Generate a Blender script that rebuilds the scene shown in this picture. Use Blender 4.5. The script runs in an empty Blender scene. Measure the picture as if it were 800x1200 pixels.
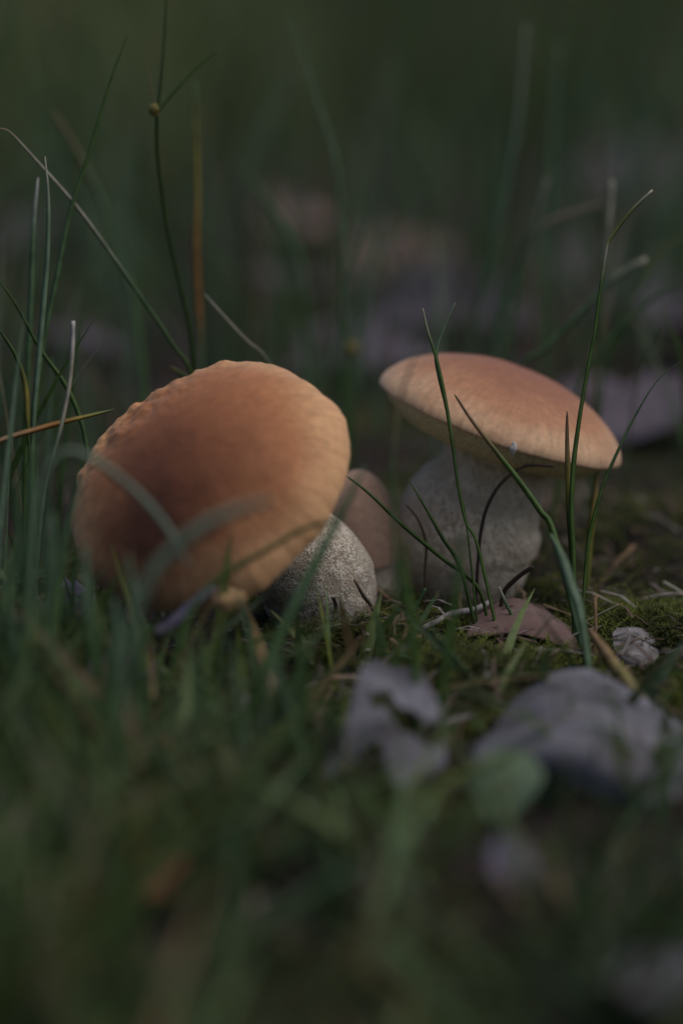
import bpy, bmesh, math, random
import numpy as np
from mathutils import Vector, noise as mnoise

random.seed(7)
rng = np.random.default_rng(7)
sc = bpy.context.scene
COL = sc.collection

# ------------------------------------------------------------------ camera
CAM_H, PITCH, LENS = 0.186, math.radians(12.5), 85.0
cd = bpy.data.cameras.new('camera')
cam = bpy.data.objects.new('camera', cd); COL.objects.link(cam)
cam.location = (0, 0, CAM_H)
cam.rotation_euler = (math.pi / 2 - PITCH, 0, 0)
cd.sensor_fit = 'VERTICAL'; cd.sensor_height = 36; cd.sensor_width = 24; cd.lens = LENS
cd.clip_start = 0.01; cd.clip_end = 500
cd.dof.use_dof = True; cd.dof.focus_distance = 0.686; cd.dof.aperture_fstop = 3.8; cd.dof.aperture_blades = 0
sc.camera = cam

# ------------------------------------------------------------------ sky, sun, exposure
SUN_EL, SUN_AZ = math.radians(64), math.radians(100)     # azimuth from +Y (away from the camera) towards +X
w = bpy.data.worlds.new('World'); sc.world = w; w.use_nodes = True
nt = w.node_tree; bg = nt.nodes['Background']
sky = nt.nodes.new('ShaderNodeTexSky'); sky.sky_type = 'NISHITA'; sky.sun_disc = False
sky.sun_elevation = SUN_EL; sky.sun_rotation = SUN_AZ
sky.air_density = 1.0; sky.dust_density = 3.0; sky.ozone_density = 1.0
nt.links.new(sky.outputs[0], bg.inputs[0]); bg.inputs[1].default_value = 0.075
sd = bpy.data.lights.new('sun', 'SUN'); sun = bpy.data.objects.new('sun', sd); COL.objects.link(sun)
sd.energy = 1.3; sd.angle = math.radians(70); sd.color = (1.0, 0.90, 0.78)
sdir = Vector((math.sin(SUN_AZ) * math.cos(SUN_EL), math.cos(SUN_AZ) * math.cos(SUN_EL), math.sin(SUN_EL)))
sun.rotation_euler = sdir.to_track_quat('Z', 'Y').to_euler(); sun.location = sdir * 5
sc.view_settings.view_transform = 'Standard'; sc.view_settings.look = 'None'
sc.view_settings.gamma = 1; sc.view_settings.use_curve_mapping = False
sc.view_settings.exposure = 0.0
sc.cycles.use_denoising = True
sc.cycles.max_bounces = 8; sc.cycles.transparent_max_bounces = 8

# ------------------------------------------------------------------ helpers: photograph pixels to places
K = 0.03 / LENS
Fw = np.array([0, math.cos(PITCH), -math.sin(PITCH)]); Up = np.array([0, math.sin(PITCH), math.cos(PITCH)])
Rt = np.array([1.0, 0, 0]); C0 = np.array([0, 0, CAM_H])
def P(x, y, d): return C0 + d * (Fw + (x - 400) * K * Rt + (600 - y) * K * Up)
def ground_depth(y): return CAM_H / (math.sin(PITCH) - (600 - y) * K * math.cos(PITCH))
def ground_row(d): return 600 - (math.sin(PITCH) - CAM_H / d) / (K * math.cos(PITCH))
def gz(x, y):
    x = np.asarray(x, float); y = np.asarray(y, float)
    r = np.hypot(x, y - 0.7)
    z = 0.0022 * np.sin(31 * x + 1.3) * np.cos(27 * y + .4) + 0.0016 * np.sin(71 * x + 40 * y) + 0.0010 * np.cos(113 * y - 95 * x + 2)
    far = np.clip((r - 0.6) / 2, 0, 1)
    return z + far * (0.02 * np.sin(3.1 * x + 1) * np.cos(2.3 * y) + 0.012 * np.sin(6.3 * y + 2 * x))
def G(x, y):
    p = P(x, y, ground_depth(y)); return np.array([p[0], p[1], float(gz(p[0], p[1]))])
def px(n, d): return n * K * d

def link(o, parent=None, label=None, cat=None, group=None, kind=None):
    COL.objects.link(o)
    if parent is not None: o.parent = parent
    if label: o['label'] = label
    if cat: o['category'] = cat
    if group: o['group'] = group
    if kind: o['kind'] = kind
    return o
def mesh_obj(name, v, f, m, cols=None, smooth=True, **kw):
    me = bpy.data.meshes.new(name)
    me.from_pydata([tuple(map(float, q)) for q in v], [], f)
    if smooth: me.polygons.foreach_set('use_smooth', [True] * len(me.polygons))
    if cols is not None:
        a = me.color_attributes.new('Col', 'FLOAT_COLOR', 'POINT')
        c = np.ones((len(v), 4), np.float32); c[:, :3] = cols
        a.data.foreach_set('color', c.ravel())
    me.materials.append(m); me.update()
    return link(bpy.data.objects.new(name, me), **kw)
def big_mesh(name, V, Q, m, cols, **kw):                  # numpy arrays straight into one mesh (for stuff)
    me = bpy.data.meshes.new(name)
    n = Q.shape[1]
    me.vertices.add(len(V)); me.vertices.foreach_set('co', V.astype(np.float32).ravel())
    me.loops.add(Q.size); me.loops.foreach_set('vertex_index', Q.astype(np.int32).ravel())
    me.polygons.add(len(Q)); me.polygons.foreach_set('loop_start', np.arange(0, Q.size, n, dtype=np.int32))
    me.polygons.foreach_set('use_smooth', np.ones(len(Q), bool))
    a = me.color_attributes.new('Col', 'FLOAT_COLOR', 'POINT')
    c = np.ones((len(V), 4), np.float32); c[:, :3] = cols
    a.data.foreach_set('color', c.ravel())
    me.materials.append(m); me.update(calc_edges=True); me.validate()
    return link(bpy.data.objects.new(name, me), **kw)
def empty(name, loc, **kw):
    o = bpy.data.objects.new(name, None); o.location = tuple(map(float, loc)); o.empty_display_size = .01
    return link(o, **kw)
def catmull(p, n):
    p = np.asarray(p, float)
    if len(p) == 2: return p[0] + (p[1] - p[0]) * np.linspace(0, 1, n)[:, None]
    q = np.vstack([2 * p[0] - p[1], p, 2 * p[-1] - p[-2]])
    out = []
    for s in np.linspace(0, len(p) - 1 - 1e-9, n):
        i = int(s); t = s - i
        a, b, c, d = q[i:i + 4]
        out.append(.5 * (2 * b + (c - a) * t + (2 * a - 5 * b + 4 * c - d) * t * t + (3 * b - a - 3 * c + d) * t ** 3))
    return np.array(out)
def unit(v): return v / (np.linalg.norm(v, axis=-1, keepdims=True) + 1e-12)
def fbm(p, s, o=3):
    q = Vector(tuple(map(float, p))) * s
    return mnoise.fractal(q, 1.0, 2.0, o)

# ------------------------------------------------------------------ materials
def new_mat(name):
    m = bpy.data.materials.new(name); m.use_nodes = True
    t = m.node_tree; return m, t, t.nodes['Principled BSDF'], t.nodes['Material Output']
def N(t, kind, **kw):
    n = t.nodes.new(kind)
    for k, v in kw.items():
        if k in n.inputs: n.inputs[k].default_value = v
        else: setattr(n, k, v)
    return n
def ramp(t, src, stops):
    r = t.nodes.new('ShaderNodeValToRGB')
    e = r.color_ramp.elements
    while len(e) < len(stops): e.new(.5)
    for k, (pos, c) in enumerate(stops):
        e[k].position = pos; e[k].color = (*c, 1) if len(c) == 3 else c
    t.links.new(src, r.inputs[0]); return r.outputs[0]
def mixc(t, fac, a, b, mode='MIX'):
    m = t.nodes.new('ShaderNodeMix'); m.data_type = 'RGBA'; m.blend_type = mode
    for s, v in ((m.inputs[0], fac), (m.inputs[6], a), (m.inputs[7], b)):
        if hasattr(v, 'links') or isinstance(v, bpy.types.NodeSocket): t.links.new(v, s)
        elif isinstance(v, (int, float)): s.default_value = v
        else: s.default_value = (*v, 1)
    return m.outputs[2]
def bump(t, h, strength, dist, bsdf):
    b = N(t, 'ShaderNodeBump', Strength=strength, Distance=dist)
    t.links.new(h, b.inputs['Height']); t.links.new(b.outputs[0], bsdf.inputs['Normal']); return b
def blade_mat(name, trans=.3, rough=.5, spec=.35):
    m, t, b, out = new_mat(name)
    a = N(t, 'ShaderNodeAttribute', attribute_name='Col')
    tc = N(t, 'ShaderNodeTexCoord')
    nz = N(t, 'ShaderNodeTexNoise', Scale=260.0, Detail=3.0); t.links.new(tc.outputs['Object'], nz.inputs['Vector'])
    c = mixc(t, 1.0, a.outputs['Color'], ramp(t, nz.outputs[0], [(.3, (.72, .72, .72)), (.7, (1.2, 1.2, 1.15))]), 'MULTIPLY')
    t.links.new(c, b.inputs['Base Color']); b.inputs['Roughness'].default_value = rough
    b.inputs['Specular IOR Level'].default_value = spec
    tr = N(t, 'ShaderNodeBsdfTranslucent'); t.links.new(c, tr.inputs[0])
    mx = N(t, 'ShaderNodeMixShader'); mx.inputs[0].default_value = trans
    t.links.new(b.outputs[0], mx.inputs[1]); t.links.new(tr.outputs[0], mx.inputs[2]); t.links.new(mx.outputs[0], out.inputs[0])
    return m
M_GRASS = blade_mat('grass_leaf')
M_MOSS = blade_mat('moss_leaf', .25, .6, .2)
M_TWIG = blade_mat('dry_stem', .05, .75, .2)

def cap_mat(name, stops, R, blot=None, seed=0.0):
    m, t, b, out = new_mat(name)
    tc = N(t, 'ShaderNodeTexCoord')
    sep = N(t, 'ShaderNodeSeparateXYZ'); t.links.new(tc.outputs['Object'], sep.inputs[0])
    cm = N(t, 'ShaderNodeCombineXYZ'); t.links.new(sep.outputs[0], cm.inputs[0]); t.links.new(sep.outputs[1], cm.inputs[1])
    ln = N(t, 'ShaderNodeVectorMath', operation='LENGTH'); t.links.new(cm.outputs[0], ln.inputs[0])
    n1 = N(t, 'ShaderNodeTexNoise', Scale=45.0, Detail=5.0, Roughness=.6); n1.noise_dimensions = '4D'; n1.inputs['W'].default_value = seed
    t.links.new(tc.outputs['Object'], n1.inputs['Vector'])
    ma = N(t, 'ShaderNodeMath', operation='MULTIPLY_ADD'); t.links.new(ln.outputs['Value'], ma.inputs[0]); ma.inputs[1].default_value = 1 / R
    mb = N(t, 'ShaderNodeMath', operation='MULTIPLY_ADD'); t.links.new(n1.outputs[0], mb.inputs[0]); mb.inputs[1].default_value = .5; mb.inputs[2].default_value = -.25
    t.links.new(mb.outputs[0], ma.inputs[2])
    c = ramp(t, ma.outputs[0], stops)
    if blot:                                              # uneven darker patch: skin pigment, with shade of the lower front painted in
        ctr, rad, colr = blot
        vs = N(t, 'ShaderNodeVectorMath', operation='DISTANCE'); t.links.new(tc.outputs['Object'], vs.inputs[0]); vs.inputs[1].default_value = ctr
        mm = N(t, 'ShaderNodeMath', operation='MULTIPLY_ADD'); t.links.new(vs.outputs['Value'], mm.inputs[0]); mm.inputs[1].default_value = 1 / rad
        t.links.new(mb.outputs[0], mm.inputs[2])
        c = mixc(t, ramp(t, mm.outputs[0], [(.15, (.97, .97, .97)), (1.0, (0, 0, 0))]), c, colr)
    n2 = N(t, 'ShaderNodeTexNoise', Scale=420.0, Detail=6.0, Roughness=.7); t.links.new(tc.outputs['Object'], n2.inputs['Vector'])
    c = mixc(t, 1.0, c, ramp(t, n2.outputs[0], [(.3, (.82, .80, .78)), (.7, (1.14, 1.14, 1.14))]), 'MULTIPLY')
    at = N(t, 'ShaderNodeMath', operation='ARCTAN2'); t.links.new(sep.outputs[1], at.inputs[0]); t.links.new(sep.outputs[0], at.inputs[1])
    cs = N(t, 'ShaderNodeCombineXYZ'); t.links.new(at.outputs[0], cs.inputs[0]); t.links.new(ln.outputs['Value'], cs.inputs[1])
    ms_ = N(t, 'ShaderNodeMapping'); ms_.inputs['Scale'].default_value = (26, 160, 1); t.links.new(cs.outputs[0], ms_.inputs[0])
    nf = N(t, 'ShaderNodeTexNoise', Scale=1.0, Detail=5.0, Roughness=.6); t.links.new(ms_.outputs[0], nf.inputs['Vector'])
    c = mixc(t, 1.0, c, ramp(t, nf.outputs[0], [(.3, (.86, .84, .82)), (.72, (1.13, 1.13, 1.13))]), 'MULTIPLY')     # fine fibres running to the rim
    n3 = N(t, 'ShaderNodeTexVoronoi', Scale=170.0); t.links.new(tc.outputs['Object'], n3.inputs['Vector'])
    c = mixc(t, ramp(t, n3.outputs['Distance'], [(0, (.5, .5, .5)), (.10, (0, 0, 0))]), c, (.16, .075, .035))
    t.links.new(c, b.inputs['Base Color'])
    b.inputs['Roughness'].default_value = .62; b.inputs['Specular IOR Level'].default_value = .3
    b.inputs['Subsurface Weight'].default_value = .12; b.inputs['Subsurface Radius'].default_value = (.004, .002, .001); b.inputs['Subsurface Scale'].default_value = 1
    b.inputs['Sheen Weight'].default_value = .15; b.inputs['Sheen Roughness'].default_value = .5
    bump(t, n2.outputs[0], .35, .0006, b)
    return m
def stem_mat(name, pale, dark, scale, contrast):
    m, t, b, out = new_mat(name)
    tc = N(t, 'ShaderNodeTexCoord')
    mp = N(t, 'ShaderNodeMapping'); mp.inputs['Scale'].default_value = (1, 1, .62); t.links.new(tc.outputs['Object'], mp.inputs[0])
    nz = N(t, 'ShaderNodeTexNoise', Scale=scale * .6, Detail=4.0); t.links.new(mp.outputs[0], nz.inputs['Vector'])
    mv = mixc(t, .012, mp.outputs[0], nz.outputs['Color'], 'ADD')
    v = N(t, 'ShaderNodeTexVoronoi', Scale=scale); v.feature = 'DISTANCE_TO_EDGE'; t.links.new(mv, v.inputs['Vector'])
    n2 = N(t, 'ShaderNodeTexNoise', Scale=scale * .35, Detail=6.0, Roughness=.65); t.links.new(tc.outputs['Object'], n2.inputs['Vector'])
    n3 = N(t, 'ShaderNodeTexNoise', Scale=38.0, Detail=3.0); t.links.new(tc.outputs['Object'], n3.inputs['Vector'])
    f = mixc(t, 1.0, ramp(t, v.outputs['Distance'], [(.02, (contrast,) * 3), (.28, (0, 0, 0))]), ramp(t, n2.outputs[0], [(.38, (.15,) * 3), (.62, (1.2,) * 3)]), 'MULTIPLY')
    ground = mixc(t, ramp(t, n3.outputs[0], [(.35, (0, 0, 0)), (.7, (1, 1, 1))]), dark, tuple(.55 * a + .45 * c for a, c in zip(dark, pale)))
    c = mixc(t, f, ground, pale)
    t.links.new(c, b.inputs['Base Color']); b.inputs['Roughness'].default_value = .8; b.inputs['Specular IOR Level'].default_value = .2
    b.inputs['Subsurface Weight'].default_value = .08; b.inputs['Subsurface Radius'].default_value = (.003, .002, .001); b.inputs['Subsurface Scale'].default_value = 1
    bump(t, f, .7, .0008, b)
    return m
def plain_mat(name, colr, rough=.75, nscale=200., amt=.25, bdist=.0004, tint=None):
    m, t, b, out = new_mat(name)
    tc = N(t, 'ShaderNodeTexCoord')
    n2 = N(t, 'ShaderNodeTexNoise', Scale=nscale, Detail=6.0, Roughness=.65); t.links.new(tc.outputs['Object'], n2.inputs['Vector'])
    c = ramp(t, n2.outputs[0], [(.3, tuple(k * (1 - amt) for k in colr)), (.7, tuple(k * (1 + amt) for k in colr))])
    if tint:
        n3 = N(t, 'ShaderNodeTexNoise', Scale=nscale * .3, Detail=4.0); t.links.new(tc.outputs['Object'], n3.inputs['Vector'])
        c = mixc(t, ramp(t, n3.outputs[0], [(.48, (0, 0, 0)), (.66, (.9, .9, .9))]), c, tint)
    t.links.new(c, b.inputs['Base Color']); b.inputs['Roughness'].default_value = rough; b.inputs['Specular IOR Level'].default_value = .25
    bump(t, n2.outputs[0], .5, bdist, b)
    return m
def soil_mat():
    m, t, b, out = new_mat('forest_soil')
    tc = N(t, 'ShaderNodeTexCoord')
    n1 = N(t, 'ShaderNodeTexNoise', Scale=9.0, Detail=6.0, Roughness=.6); t.links.new(tc.outputs['Object'], n1.inputs['Vector'])
    n2 = N(t, 'ShaderNodeTexNoise', Scale=160.0, Detail=8.0, Roughness=.7); t.links.new(tc.outputs['Object'], n2.inputs['Vector'])
    soil = ramp(t, n2.outputs[0], [(.3, (.012, .009, .009)), (.55, (.036, .027, .030)), (.75, (.075, .056, .062))])
    green = ramp(t, n2.outputs[0], [(.3, (.012, .018, .007)), (.7, (.05, .065, .02))])
    c = mixc(t, ramp(t, n1.outputs[0], [(.45, (0, 0, 0)), (.62, (1, 1, 1))]), soil, green)
    ln = N(t, 'ShaderNodeVectorMath', operation='LENGTH'); t.links.new(tc.outputs['Object'], ln.inputs[0])
    mr = N(t, 'ShaderNodeMapRange'); mr.inputs[1].default_value = 2.2; mr.inputs[2].default_value = 6; t.links.new(ln.outputs['Value'], mr.inputs[0])
    c = mixc(t, mr.outputs[0], c, green)                  # further off the sward closes over the soil
    t.links.new(c, b.inputs['Base Color']); b.inputs['Roughness'].default_value = .95; b.inputs['Specular IOR Level'].default_value = .1
    bump(t, n2.outputs[0], .9, .003, b)
    return m
def bark_mat():
    m, t, b, out = new_mat('pale_bark')
    tc = N(t, 'ShaderNodeTexCoord')
    mp = N(t, 'ShaderNodeMapping'); mp.inputs['Scale'].default_value = (.35, 1.0, 1.0); t.links.new(tc.outputs['Object'], mp.inputs[0])
    n2 = N(t, 'ShaderNodeTexNoise', Scale=420.0, Detail=7.0, Roughness=.7); t.links.new(mp.outputs[0], n2.inputs['Vector'])
    c = ramp(t, n2.outputs[0], [(.36, (.02, .017, .018)), (.46, (.17, .155, .165)), (.7, (.42, .40, .42))])
    t.links.new(c, b.inputs['Base Color']); b.inputs['Roughness'].default_value = .85
    bump(t, n2.outputs[0], .9, .0015, b)
    return m
M_SOIL = soil_mat(); M_BARK = bark_mat()
M_PORE = plain_mat('olive_cream_pores', (.62, .52, .31), .8, 900., .35, .0004)
M_FLESH = plain_mat('cream_flesh', (.33, .215, .11), .8, 250., .2)
M_GREY = plain_mat('grey_dead_leaf', (.150, .150, .178), .7, 150., .35, .0006, tint=(.065, .063, .073))
M_PURPLE = plain_mat('purple_brown_dead_leaf', (.10, .084, .112), .7, 60., .4, .0012, tint=(.042, .034, .040))
M_PINK = plain_mat('pinkish_dead_leaf', (.17, .115, .105), .65, 120., .3, .0006, tint=(.12, .07, .07))
M_BLUE = plain_mat('violet_dead_leaf', (.115, .105, .16), .55, 150., .3, .0006, tint=(.08, .07, .12))
M_RUST = plain_mat('rusty_dead_leaf', (.26, .11, .06), .7, 120., .3, .0006)
M_RIB = plain_mat('leaf_rib', (.20, .18, .17), .7, 200., .2)
M_ROUND = plain_mat('pale_green_leaf', (.105, .165, .10), .5, 130., .18, .0003)
M_BUD = plain_mat('olive_bud', (.14, .12, .03), .6, 500., .3)
M_WHITE = plain_mat('white_fluff', (.5, .48, .47), .9, 500., .15)

# ------------------------------------------------------------------ ground
nx = 320
tx = np.linspace(-1, 1, nx); gx = .16 * np.sinh(6.62 * tx); gy = .7 + .16 * np.sinh(6.62 * tx)
X, Y = np.meshgrid(gx, gy); Z = gz(X, Y)
V = np.stack([X, Y, Z], -1).reshape(-1, 3)
i = np.arange(nx * nx).reshape(nx, nx)
Q = np.stack([i[:-1, :-1], i[:-1, 1:], i[1:, 1:], i[1:, :-1]], -1).reshape(-1, 4)
big_mesh('ground', V, Q, M_SOIL, np.full((len(V), 3), .05), kind='structure')

# ------------------------------------------------------------------ mushrooms
def frame(ax):
    ax = unit(np.asarray(ax, float)); e1 = unit(np.array([1., 0, 0]) - ax * ax[0]); return e1, np.cross(ax, e1), ax
def cap_axis(tc, tl):
    tc, tl = math.radians(tc), math.radians(tl)
    return np.array([math.sin(tl), -math.sin(tc) * math.cos(tl), math.cos(tc) * math.cos(tl)])
def set_axes(o, e1, e2, e3, origin):
    from mathutils import Matrix
    m = Matrix.Identity(4)
    for k in range(3):
        m[k][0], m[k][1], m[k][2], m[k][3] = float(e1[k]), float(e2[k]), float(e3[k]), float(origin[k])
    o.matrix_basis = m                                     # world placing; finish() then adds the parent inverse
def lathe(prof, na, warp):                                 # prof: (r, z) from the axis outwards; local coordinates
    v, f = [], []
    for k, (r, z) in enumerate(prof):
        for j in range(na):
            a = 2 * math.pi * j / na
            v.append(warp(r, z, a, k / (len(prof) - 1)))
    for k in range(len(prof) - 1):
        for j in range(na):
            a, b = k * na + j, k * na + (j + 1) % na
            f.append((a, b, b + na, a + na))
    return v, f
def build_cap(root, center, axis, R, H, mat_, waviness, seed, pores=True, lip=.0022, rnd=1.0, flaky=False, belly=.13, flare=0.):
    e1, e2, e3 = frame(axis)
    prof = [(R * math.sin(t * math.pi / 2), H * (rnd * math.cos(t * math.pi / 2) + (1 - rnd) * math.cos(t * math.pi / 2) ** 2)) for t in np.linspace(.004, .988, 100 if flaky else 56)]
    for a in np.linspace(0, math.pi, 7):                  # thin margin, just rolled under
        prof.append((R - lip * (1 - math.cos(a)) * .5, -lip * .45 * math.sin(a) - lip * (1 - math.cos(a)) * .12))
    prof.append((R * .93, lip * .1))
    prof = [(r, z + flare * R * max(0., r / R - .72) ** 2 * 12.7) for r, z in prof]
    def warp(r, z, a, k):
        q = (math.cos(a) * r * 30, math.sin(a) * r * 30, z * 30 + seed)
        edge = (r / R) ** 3
        s = 1 + waviness * edge * (fbm((math.cos(a) * 1.3, math.sin(a) * 1.3, seed), 1.0, 2) + .35 * fbm((math.cos(a) * 4, math.sin(a) * 4, seed + 5), 1.0, 3))
        dz = H * .045 * fbm(q, .9, 4) + waviness * edge * R * .35 * fbm((math.cos(a) * 1.6, math.sin(a) * 1.6, seed + 9), 1.0, 2)
        if flaky:                                         # skin torn into low scales on the high side
            side = max(0., min(1., (math.sin(a) - .75 * math.cos(a)) * r / R * 2.4 - 1.0))
            pl = fbm((math.cos(a) * r, math.sin(a) * r, z * .4 + seed), 210, 2)
            dz += .0015 * side * (math.floor(pl * 4) / 4)
        return (math.cos(a) * r * s, math.sin(a) * r * s, z + dz)
    v, f = lathe(prof, 300 if flaky else 150, warp)
    cap = mesh_obj('cap', v, f, mat_, parent=root); 
    pr = [(R * .972 - R * .90 * k, -lip * .1 - R * belly * math.sin(min(1., k * 2.4) * math.pi / 2) ** .8) for k in np.linspace(0, 1, 22)]
    po = None
    if pores:
        v, f = lathe(pr, 72, warp); po = mesh_obj('pore_surface', v, f, M_PORE, parent=root)
    for o in (cap, po):
        if o: set_axes(o, e1, e2, e3, center); 
    return cap, po
def build_stem(root, pts, mat_, seed, n=44, na=64, rough=.05):
    p = np.array([np.r_[P(x, y, d), px(r, d)] for x, y, d, r in pts]); q = catmull(p, n)
    base = q[-1, :3].copy()
    v, f = [], []
    T = unit(np.gradient(q[:, :3], axis=0))
    for k in range(n):
        s1 = unit(np.cross(T[k], [0, 1., 0])); s2 = np.cross(T[k], s1)
        for j in range(na):
            a = 2 * math.pi * j / na
            d = math.cos(a) * s1 + math.sin(a) * s2
            r = q[k, 3] * (1 + rough * fbm(q[k, :3] + d * q[k, 3], 60, 3) + rough * .6 * fbm(q[k, :3] + d * q[k, 3] + seed, 190, 3))
            v.append(q[k, :3] + d * r - base)
    for k in range(n - 1):
        for j in range(na):
            a, b = k * na + j, k * na + (j + 1) % na
            f.append((a, a + na, b + na, b))
    o = mesh_obj('stem', v, f, mat_, parent=root); set_axes(o, (1, 0, 0), (0, 1, 0), (0, 0, 1), base)
    return o
def rooted(o, root):                                       # keep the world placing, make it a child
    bpy.context.view_layer.update()
    o.parent = root; o.matrix_parent_inverse = root.matrix_world.inverted()

def mushroom(label, base):
    r = empty('mushroom', base, label=label, cat='mushroom', group='boletes growing in the moss')
    bpy.context.view_layer.update(); return r
def finish(root):
    bpy.context.view_layer.update()
    for c in root.children: c.matrix_parent_inverse = root.matrix_world.inverted()
    bpy.context.view_layer.update()
    caps = [c for c in root.children if c.name.startswith('cap')]
    for c in list(root.children):                          # the pores and the torn flap belong to the cap
        if caps and c.name.startswith(('pore_surface', 'torn_flap')):
            mw = c.matrix_world.copy(); c.parent = caps[0]
            c.matrix_parent_inverse = caps[0].matrix_world.inverted(); c.matrix_basis = mw

M_CAP_L = cap_mat('orange_brown_cap', [(0, (.25, .084, .034)), (.40, (.32, .116, .045)), (.70, (.44, .180, .070)), (.95, (.66, .38, .19))], .0407,
                  blot=((-.008, -.021, .012), .038, (.070, .018, .006)), seed=2.0)
M_CAP_R = cap_mat('tan_orange_cap', [(0, (.27, .105, .055)), (.5, (.33, .138, .072)), (.8, (.46, .225, .118)), (1.0, (.66, .43, .27))], .038, seed=5.0)
M_CAP_S = cap_mat('pale_tan_cap', [(0, (.64, .42, .31)), (.6, (.58, .38, .28)), (1.0, (.58, .38, .28))], .012, seed=8.0)
M_STEM_L = stem_mat('netted_stem', (.86, .79, .68), (.33, .245, .175), 540., 1.5)
M_STEM_R = stem_mat('smooth_grey_stem', (.74, .645, .52), (.40, .315, .23), 380., 1.0)

# big tilted one
ml = mushroom('orange-brown mushroom tipped over into the grass, its broad cap above a netted stem', G(385, 735))
cL = P(247.5, 574, .66)
capL, poL = build_cap(ml, cL, cap_axis(40, -20.6), .0406, .0214, M_CAP_L, .06, 3.0, lip=.0016, flaky=True, belly=.10, rnd=.85, flare=.03)
build_stem(ml, [(258, 583, .668, 48), (314, 628, .690, 56), (360, 664, .703, 66), (376, 694, .708, 66), (384, 724, .712, 57), (388, 754, .714, 36)], M_STEM_L, 1.0)
ROT = np.linalg.qr(np.random.default_rng(3).normal(size=(3, 3)))[0]
# torn cream flap at its lower rim
def patch(name, rows, m, n=(26, 22), thick=.0005, rag=.05, crumple=.0012, seed=0., hole=None, freq=55., parent=None, as_world=False, **kw):
    R_ = np.array([[np.r_[P(*c)] for c in row] for row in rows])
    nr, nc = n
    A = np.array([catmull(R_[k], nc) for k in range(len(rows))])
    S = np.array([catmull(A[:, j], nr) for j in range(nc)]).transpose(1, 0, 2)
    # ragged margins: pull the border vertices in and out along the sheet
    for k in range(nr):
        for j in range(nc):
            if k in (0, nr - 1) or j in (0, nc - 1):
                kk, jj = min(max(k, 2), nr - 3), min(max(j, 2), nc - 3)
                S[k, j] += (S[kk, jj] - S[k, j]) * (rag * 12 * max(-.5, fbm(S[k, j] + seed, 160, 3)))
    nrm = unit(np.cross(np.gradient(S, axis=1), np.gradient(S, axis=0)))
    for k in range(nr):
        for j in range(nc):
            S[k, j] += nrm[k, j] * crumple * (fbm(ROT @ S[k, j] + seed, freq, 2) + .25 * fbm(ROT @ S[k, j] + seed, freq * 3.3, 2))
    v = S.reshape(-1, 3); c0 = v.mean(0); f = []
    for k in range(nr - 1):
        for j in range(nc - 1):
            if hole is not None and hole((j + .5) / (nc - 1), (k + .5) / (nr - 1)): continue
            a = k * nc + j; f.append((a, a + 1, a + nc + 1, a + nc))
    o = mesh_obj(name, v - c0, f, m, parent=parent, **kw); o.location = tuple(map(float, c0))
    s = o.modifiers.new('thickness', 'SOLIDIFY'); s.thickness = thick; s.offset = 0
    return o, S
def tube(name, pts, rad, m, ns=7, cols=None, parent=None, origin=None, n=None, **kw):
    n = n or max(6, 6 * len(pts)); q = catmull(pts, n); T = unit(np.gradient(q, axis=0))
    rad = np.interp(np.linspace(0, 1, n), np.linspace(0, 1, len(rad)), rad) if np.ndim(rad) else np.full(n, rad)
    o0 = q[-1].copy() if origin is None else np.asarray(origin, float); v, f, cc = [], [], []
    for k in range(n):
        s1 = unit(np.cross(T[k], [.3, .9, .2])); s2 = np.cross(T[k], s1)
        for j in range(ns):
            a = 2 * math.pi * j / ns; v.append(q[k] - o0 + rad[k] * (math.cos(a) * s1 + math.sin(a) * s2))
            if cols is not None:
                t = k / (n - 1); cc.append(np.array([np.interp(t, np.linspace(0, 1, len(cols)), [c[x] for c in cols]) for x in range(3)]))
    for k in range(n - 1):
        for j in range(ns):
            a, b = k * ns + j, k * ns + (j + 1) % ns; f.append((a, b, b + ns, a + ns))
    f.append(tuple(range(ns))[::-1]); f.append(tuple(range((n - 1) * ns, n * ns)))
    o = mesh_obj(name, v, f, m, cols=np.array(cc) if cols is not None else None, parent=parent, **kw)
    o.location = tuple(map(float, o0)); return o

fl, _ = patch('torn_flap', [[(250, 690, .632), (264, 680, .631), (284, 684, .633)], [(248, 704, .629), (264, 702, .627), (288, 700, .630)], [(252, 714, .630), (266, 716, .629), (284, 708, .632)]],
              M_FLESH, n=(18, 18), thick=.0018, rag=.06, crumple=.0016, seed=2., parent=ml)
finish(ml)

# upright flat-capped one
mr_ = mushroom('tan-capped mushroom with a wide flat cap on an upright thick grey stem', G(552, 706))
build_cap(mr_, P(586, 494, .735), cap_axis(0.5, 18.6), .0386, .0176, M_CAP_R, .02, 11.0, lip=.0015, rnd=.66, belly=.22)
build_stem(mr_, [(585, 500, .735, 56), (575, 555, .738, 65), (554, 600, .741, 83), (544, 645, .744, 83), (548, 685, .746, 68), (552, 716, .747, 46)], M_STEM_R, 4.0, rough=.03)
finish(mr_)
# small young one between them
ms = mushroom('small young pale brown mushroom squeezed between the two bigger mushrooms', G(440, 692))
build_cap(ms, P(430, 652, .742), cap_axis(4, -7), px(46, .742), px(106, .742), M_CAP_S, .01, 21.0, pores=True, lip=.0015)
build_stem(ms, [(431, 620, .742, 32), (436, 660, .742, 37), (441, 690, .742, 36), (444, 712, .742, 24)], M_STEM_R, 7.0, rough=.03)
finish(ms)

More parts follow.
